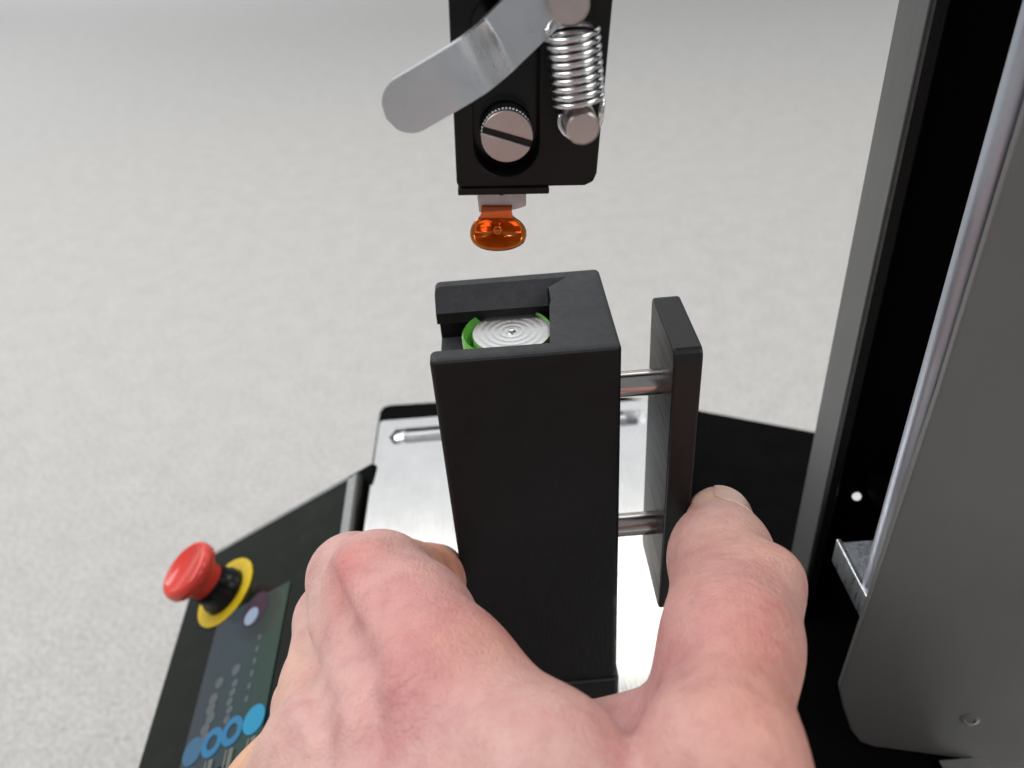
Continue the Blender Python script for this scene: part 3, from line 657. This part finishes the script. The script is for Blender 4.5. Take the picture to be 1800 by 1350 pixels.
l.new(mix.outputs[2], mi2.inputs[6]); l.new(ramp(m_, noise(m_, v, 75, 5, 0.7), [(0.32, (0.93, 0.80, 0.83)), (0.5, (1, 0.98, 0.98)), (0.68, (1.04, 1.04, 1.0))]), mi2.inputs[7]); l.new(mi2.outputs[2], b.inputs['Base Color'])
vo = n.new('ShaderNodeTexVoronoi'); vo.inputs['Scale'].default_value = 900; vo.feature = 'DISTANCE_TO_EDGE'
wob = n.new('ShaderNodeVectorMath'); wob.operation = 'ADD'; nt = n.new('ShaderNodeTexNoise'); nt.inputs['Scale'].default_value = 300; l.new(v, nt.inputs['Vector'])
scl = n.new('ShaderNodeVectorMath'); scl.operation = 'SCALE'; scl.inputs['Scale'].default_value = 0.002; l.new(nt.outputs['Color'], scl.inputs[0]); l.new(v, wob.inputs[0]); l.new(scl.outputs[0], wob.inputs[1]); l.new(wob.outputs[0], vo.inputs['Vector'])
ac = n.new('ShaderNodeAttribute'); ac.attribute_name = 'crease'; sp = n.new('ShaderNodeSeparateXYZ'); l.new(ac.outputs['Vector'], sp.inputs[0])
def mth(op, a, b_=None):
    q = n.new('ShaderNodeMath'); q.operation = op
    for k, x in enumerate((a, b_)):
        if x is None: continue
        if isinstance(x, (int, float)): q.inputs[k].default_value = x
        else: l.new(x, q.inputs[k])
    return q.outputs[0]
ph = mth('ADD', sp.outputs[0], mth('MULTIPLY', noise(m_, v, 220, 3), 9.0))
crs = mth('MULTIPLY', mth('POWER', mth('ABSOLUTE', mth('SINE', ph)), 0.5), sp.outputs[1])
nb = bump(m_, crs, 0.35, 0.0004)
nb = bump(m_, vo.outputs['Distance'], 0.5, 0.0004, nb)
nb = bump(m_, noise(m_, v, 260, 5, 0.65), 0.5, 0.0007, nb)
bump(m_, noise(m_, coord(m_, (900, 160, 160)), 1.0, 3), 0.22, 0.0005, nb)
vary_rough(m_, noise(m_, v, 500, 4), 0.40, 0.60)
me.materials.append(m_)
# thumbnail
m_ = M['nail'] = mat('nail', (0.74, 0.48, 0.40), 0.25, spec=0.5, Subsurface_Weight=0.3, Subsurface_Scale=0.002)
tint(m_, noise(m_, coord(m_), 300, 3), [(0.3, (0.68, 0.38, 0.31)), (0.7, (0.76, 0.47, 0.39))])

na = J['t_pad'][0]; nbp = J['t_tip'][0]; D = unit(nbp - na); tw = -ROT[:, 2]; E1 = 0.42 * ROT[:, 0] - 0.45 * ROT[:, 1] + 1.4 * tw; E1 = unit(E1 - D * E1.dot(D)); E2 = np.cross(D, E1)
bm = BM(); Ln = np.linalg.norm(nbp - na); po = []; pd_ = []
for i_ in range(13):
    s_ = Ln - 0.0105 + 0.0170 * i_ / 12
    half = math.radians(52) * (1 - 0.75 * max(0, 1 - i_ / 3.0) ** 2 * 0.6)
    for k in range(13):
        th_ = half * (k / 6 - 1); dr = E1 * math.cos(th_) + E2 * math.sin(th_)
        po.append(na + D * min(s_, Ln + 0.001)); pd_.append(unit(dr + D * max(0, (s_ - Ln - 0.001) / 0.0075)))
po = np.array(po); pd_ = np.array(pd_); tm = np.zeros(len(po))
for _ in range(30): tm -= 0.9 * hand_sdf(po + pd_ * tm[:, None])
pv = [bm.verts.new(q) for q in po + pd_ * (tm + 0.00012)[:, None]]
rows = [pv[13 * i_:13 * i_ + 13] for i_ in range(13)]
for r0, r1 in zip(rows, rows[1:]):
    for k in range(12): bm.faces.new((r0[k], r0[k + 1], r1[k + 1], r1[k]))
no = link('thumbnail', bm, 'nail', hand, smooth=True)
mo = no.modifiers.new('thick', 'SOLIDIFY'); mo.thickness = 0.0005; mo.offset = -0.5
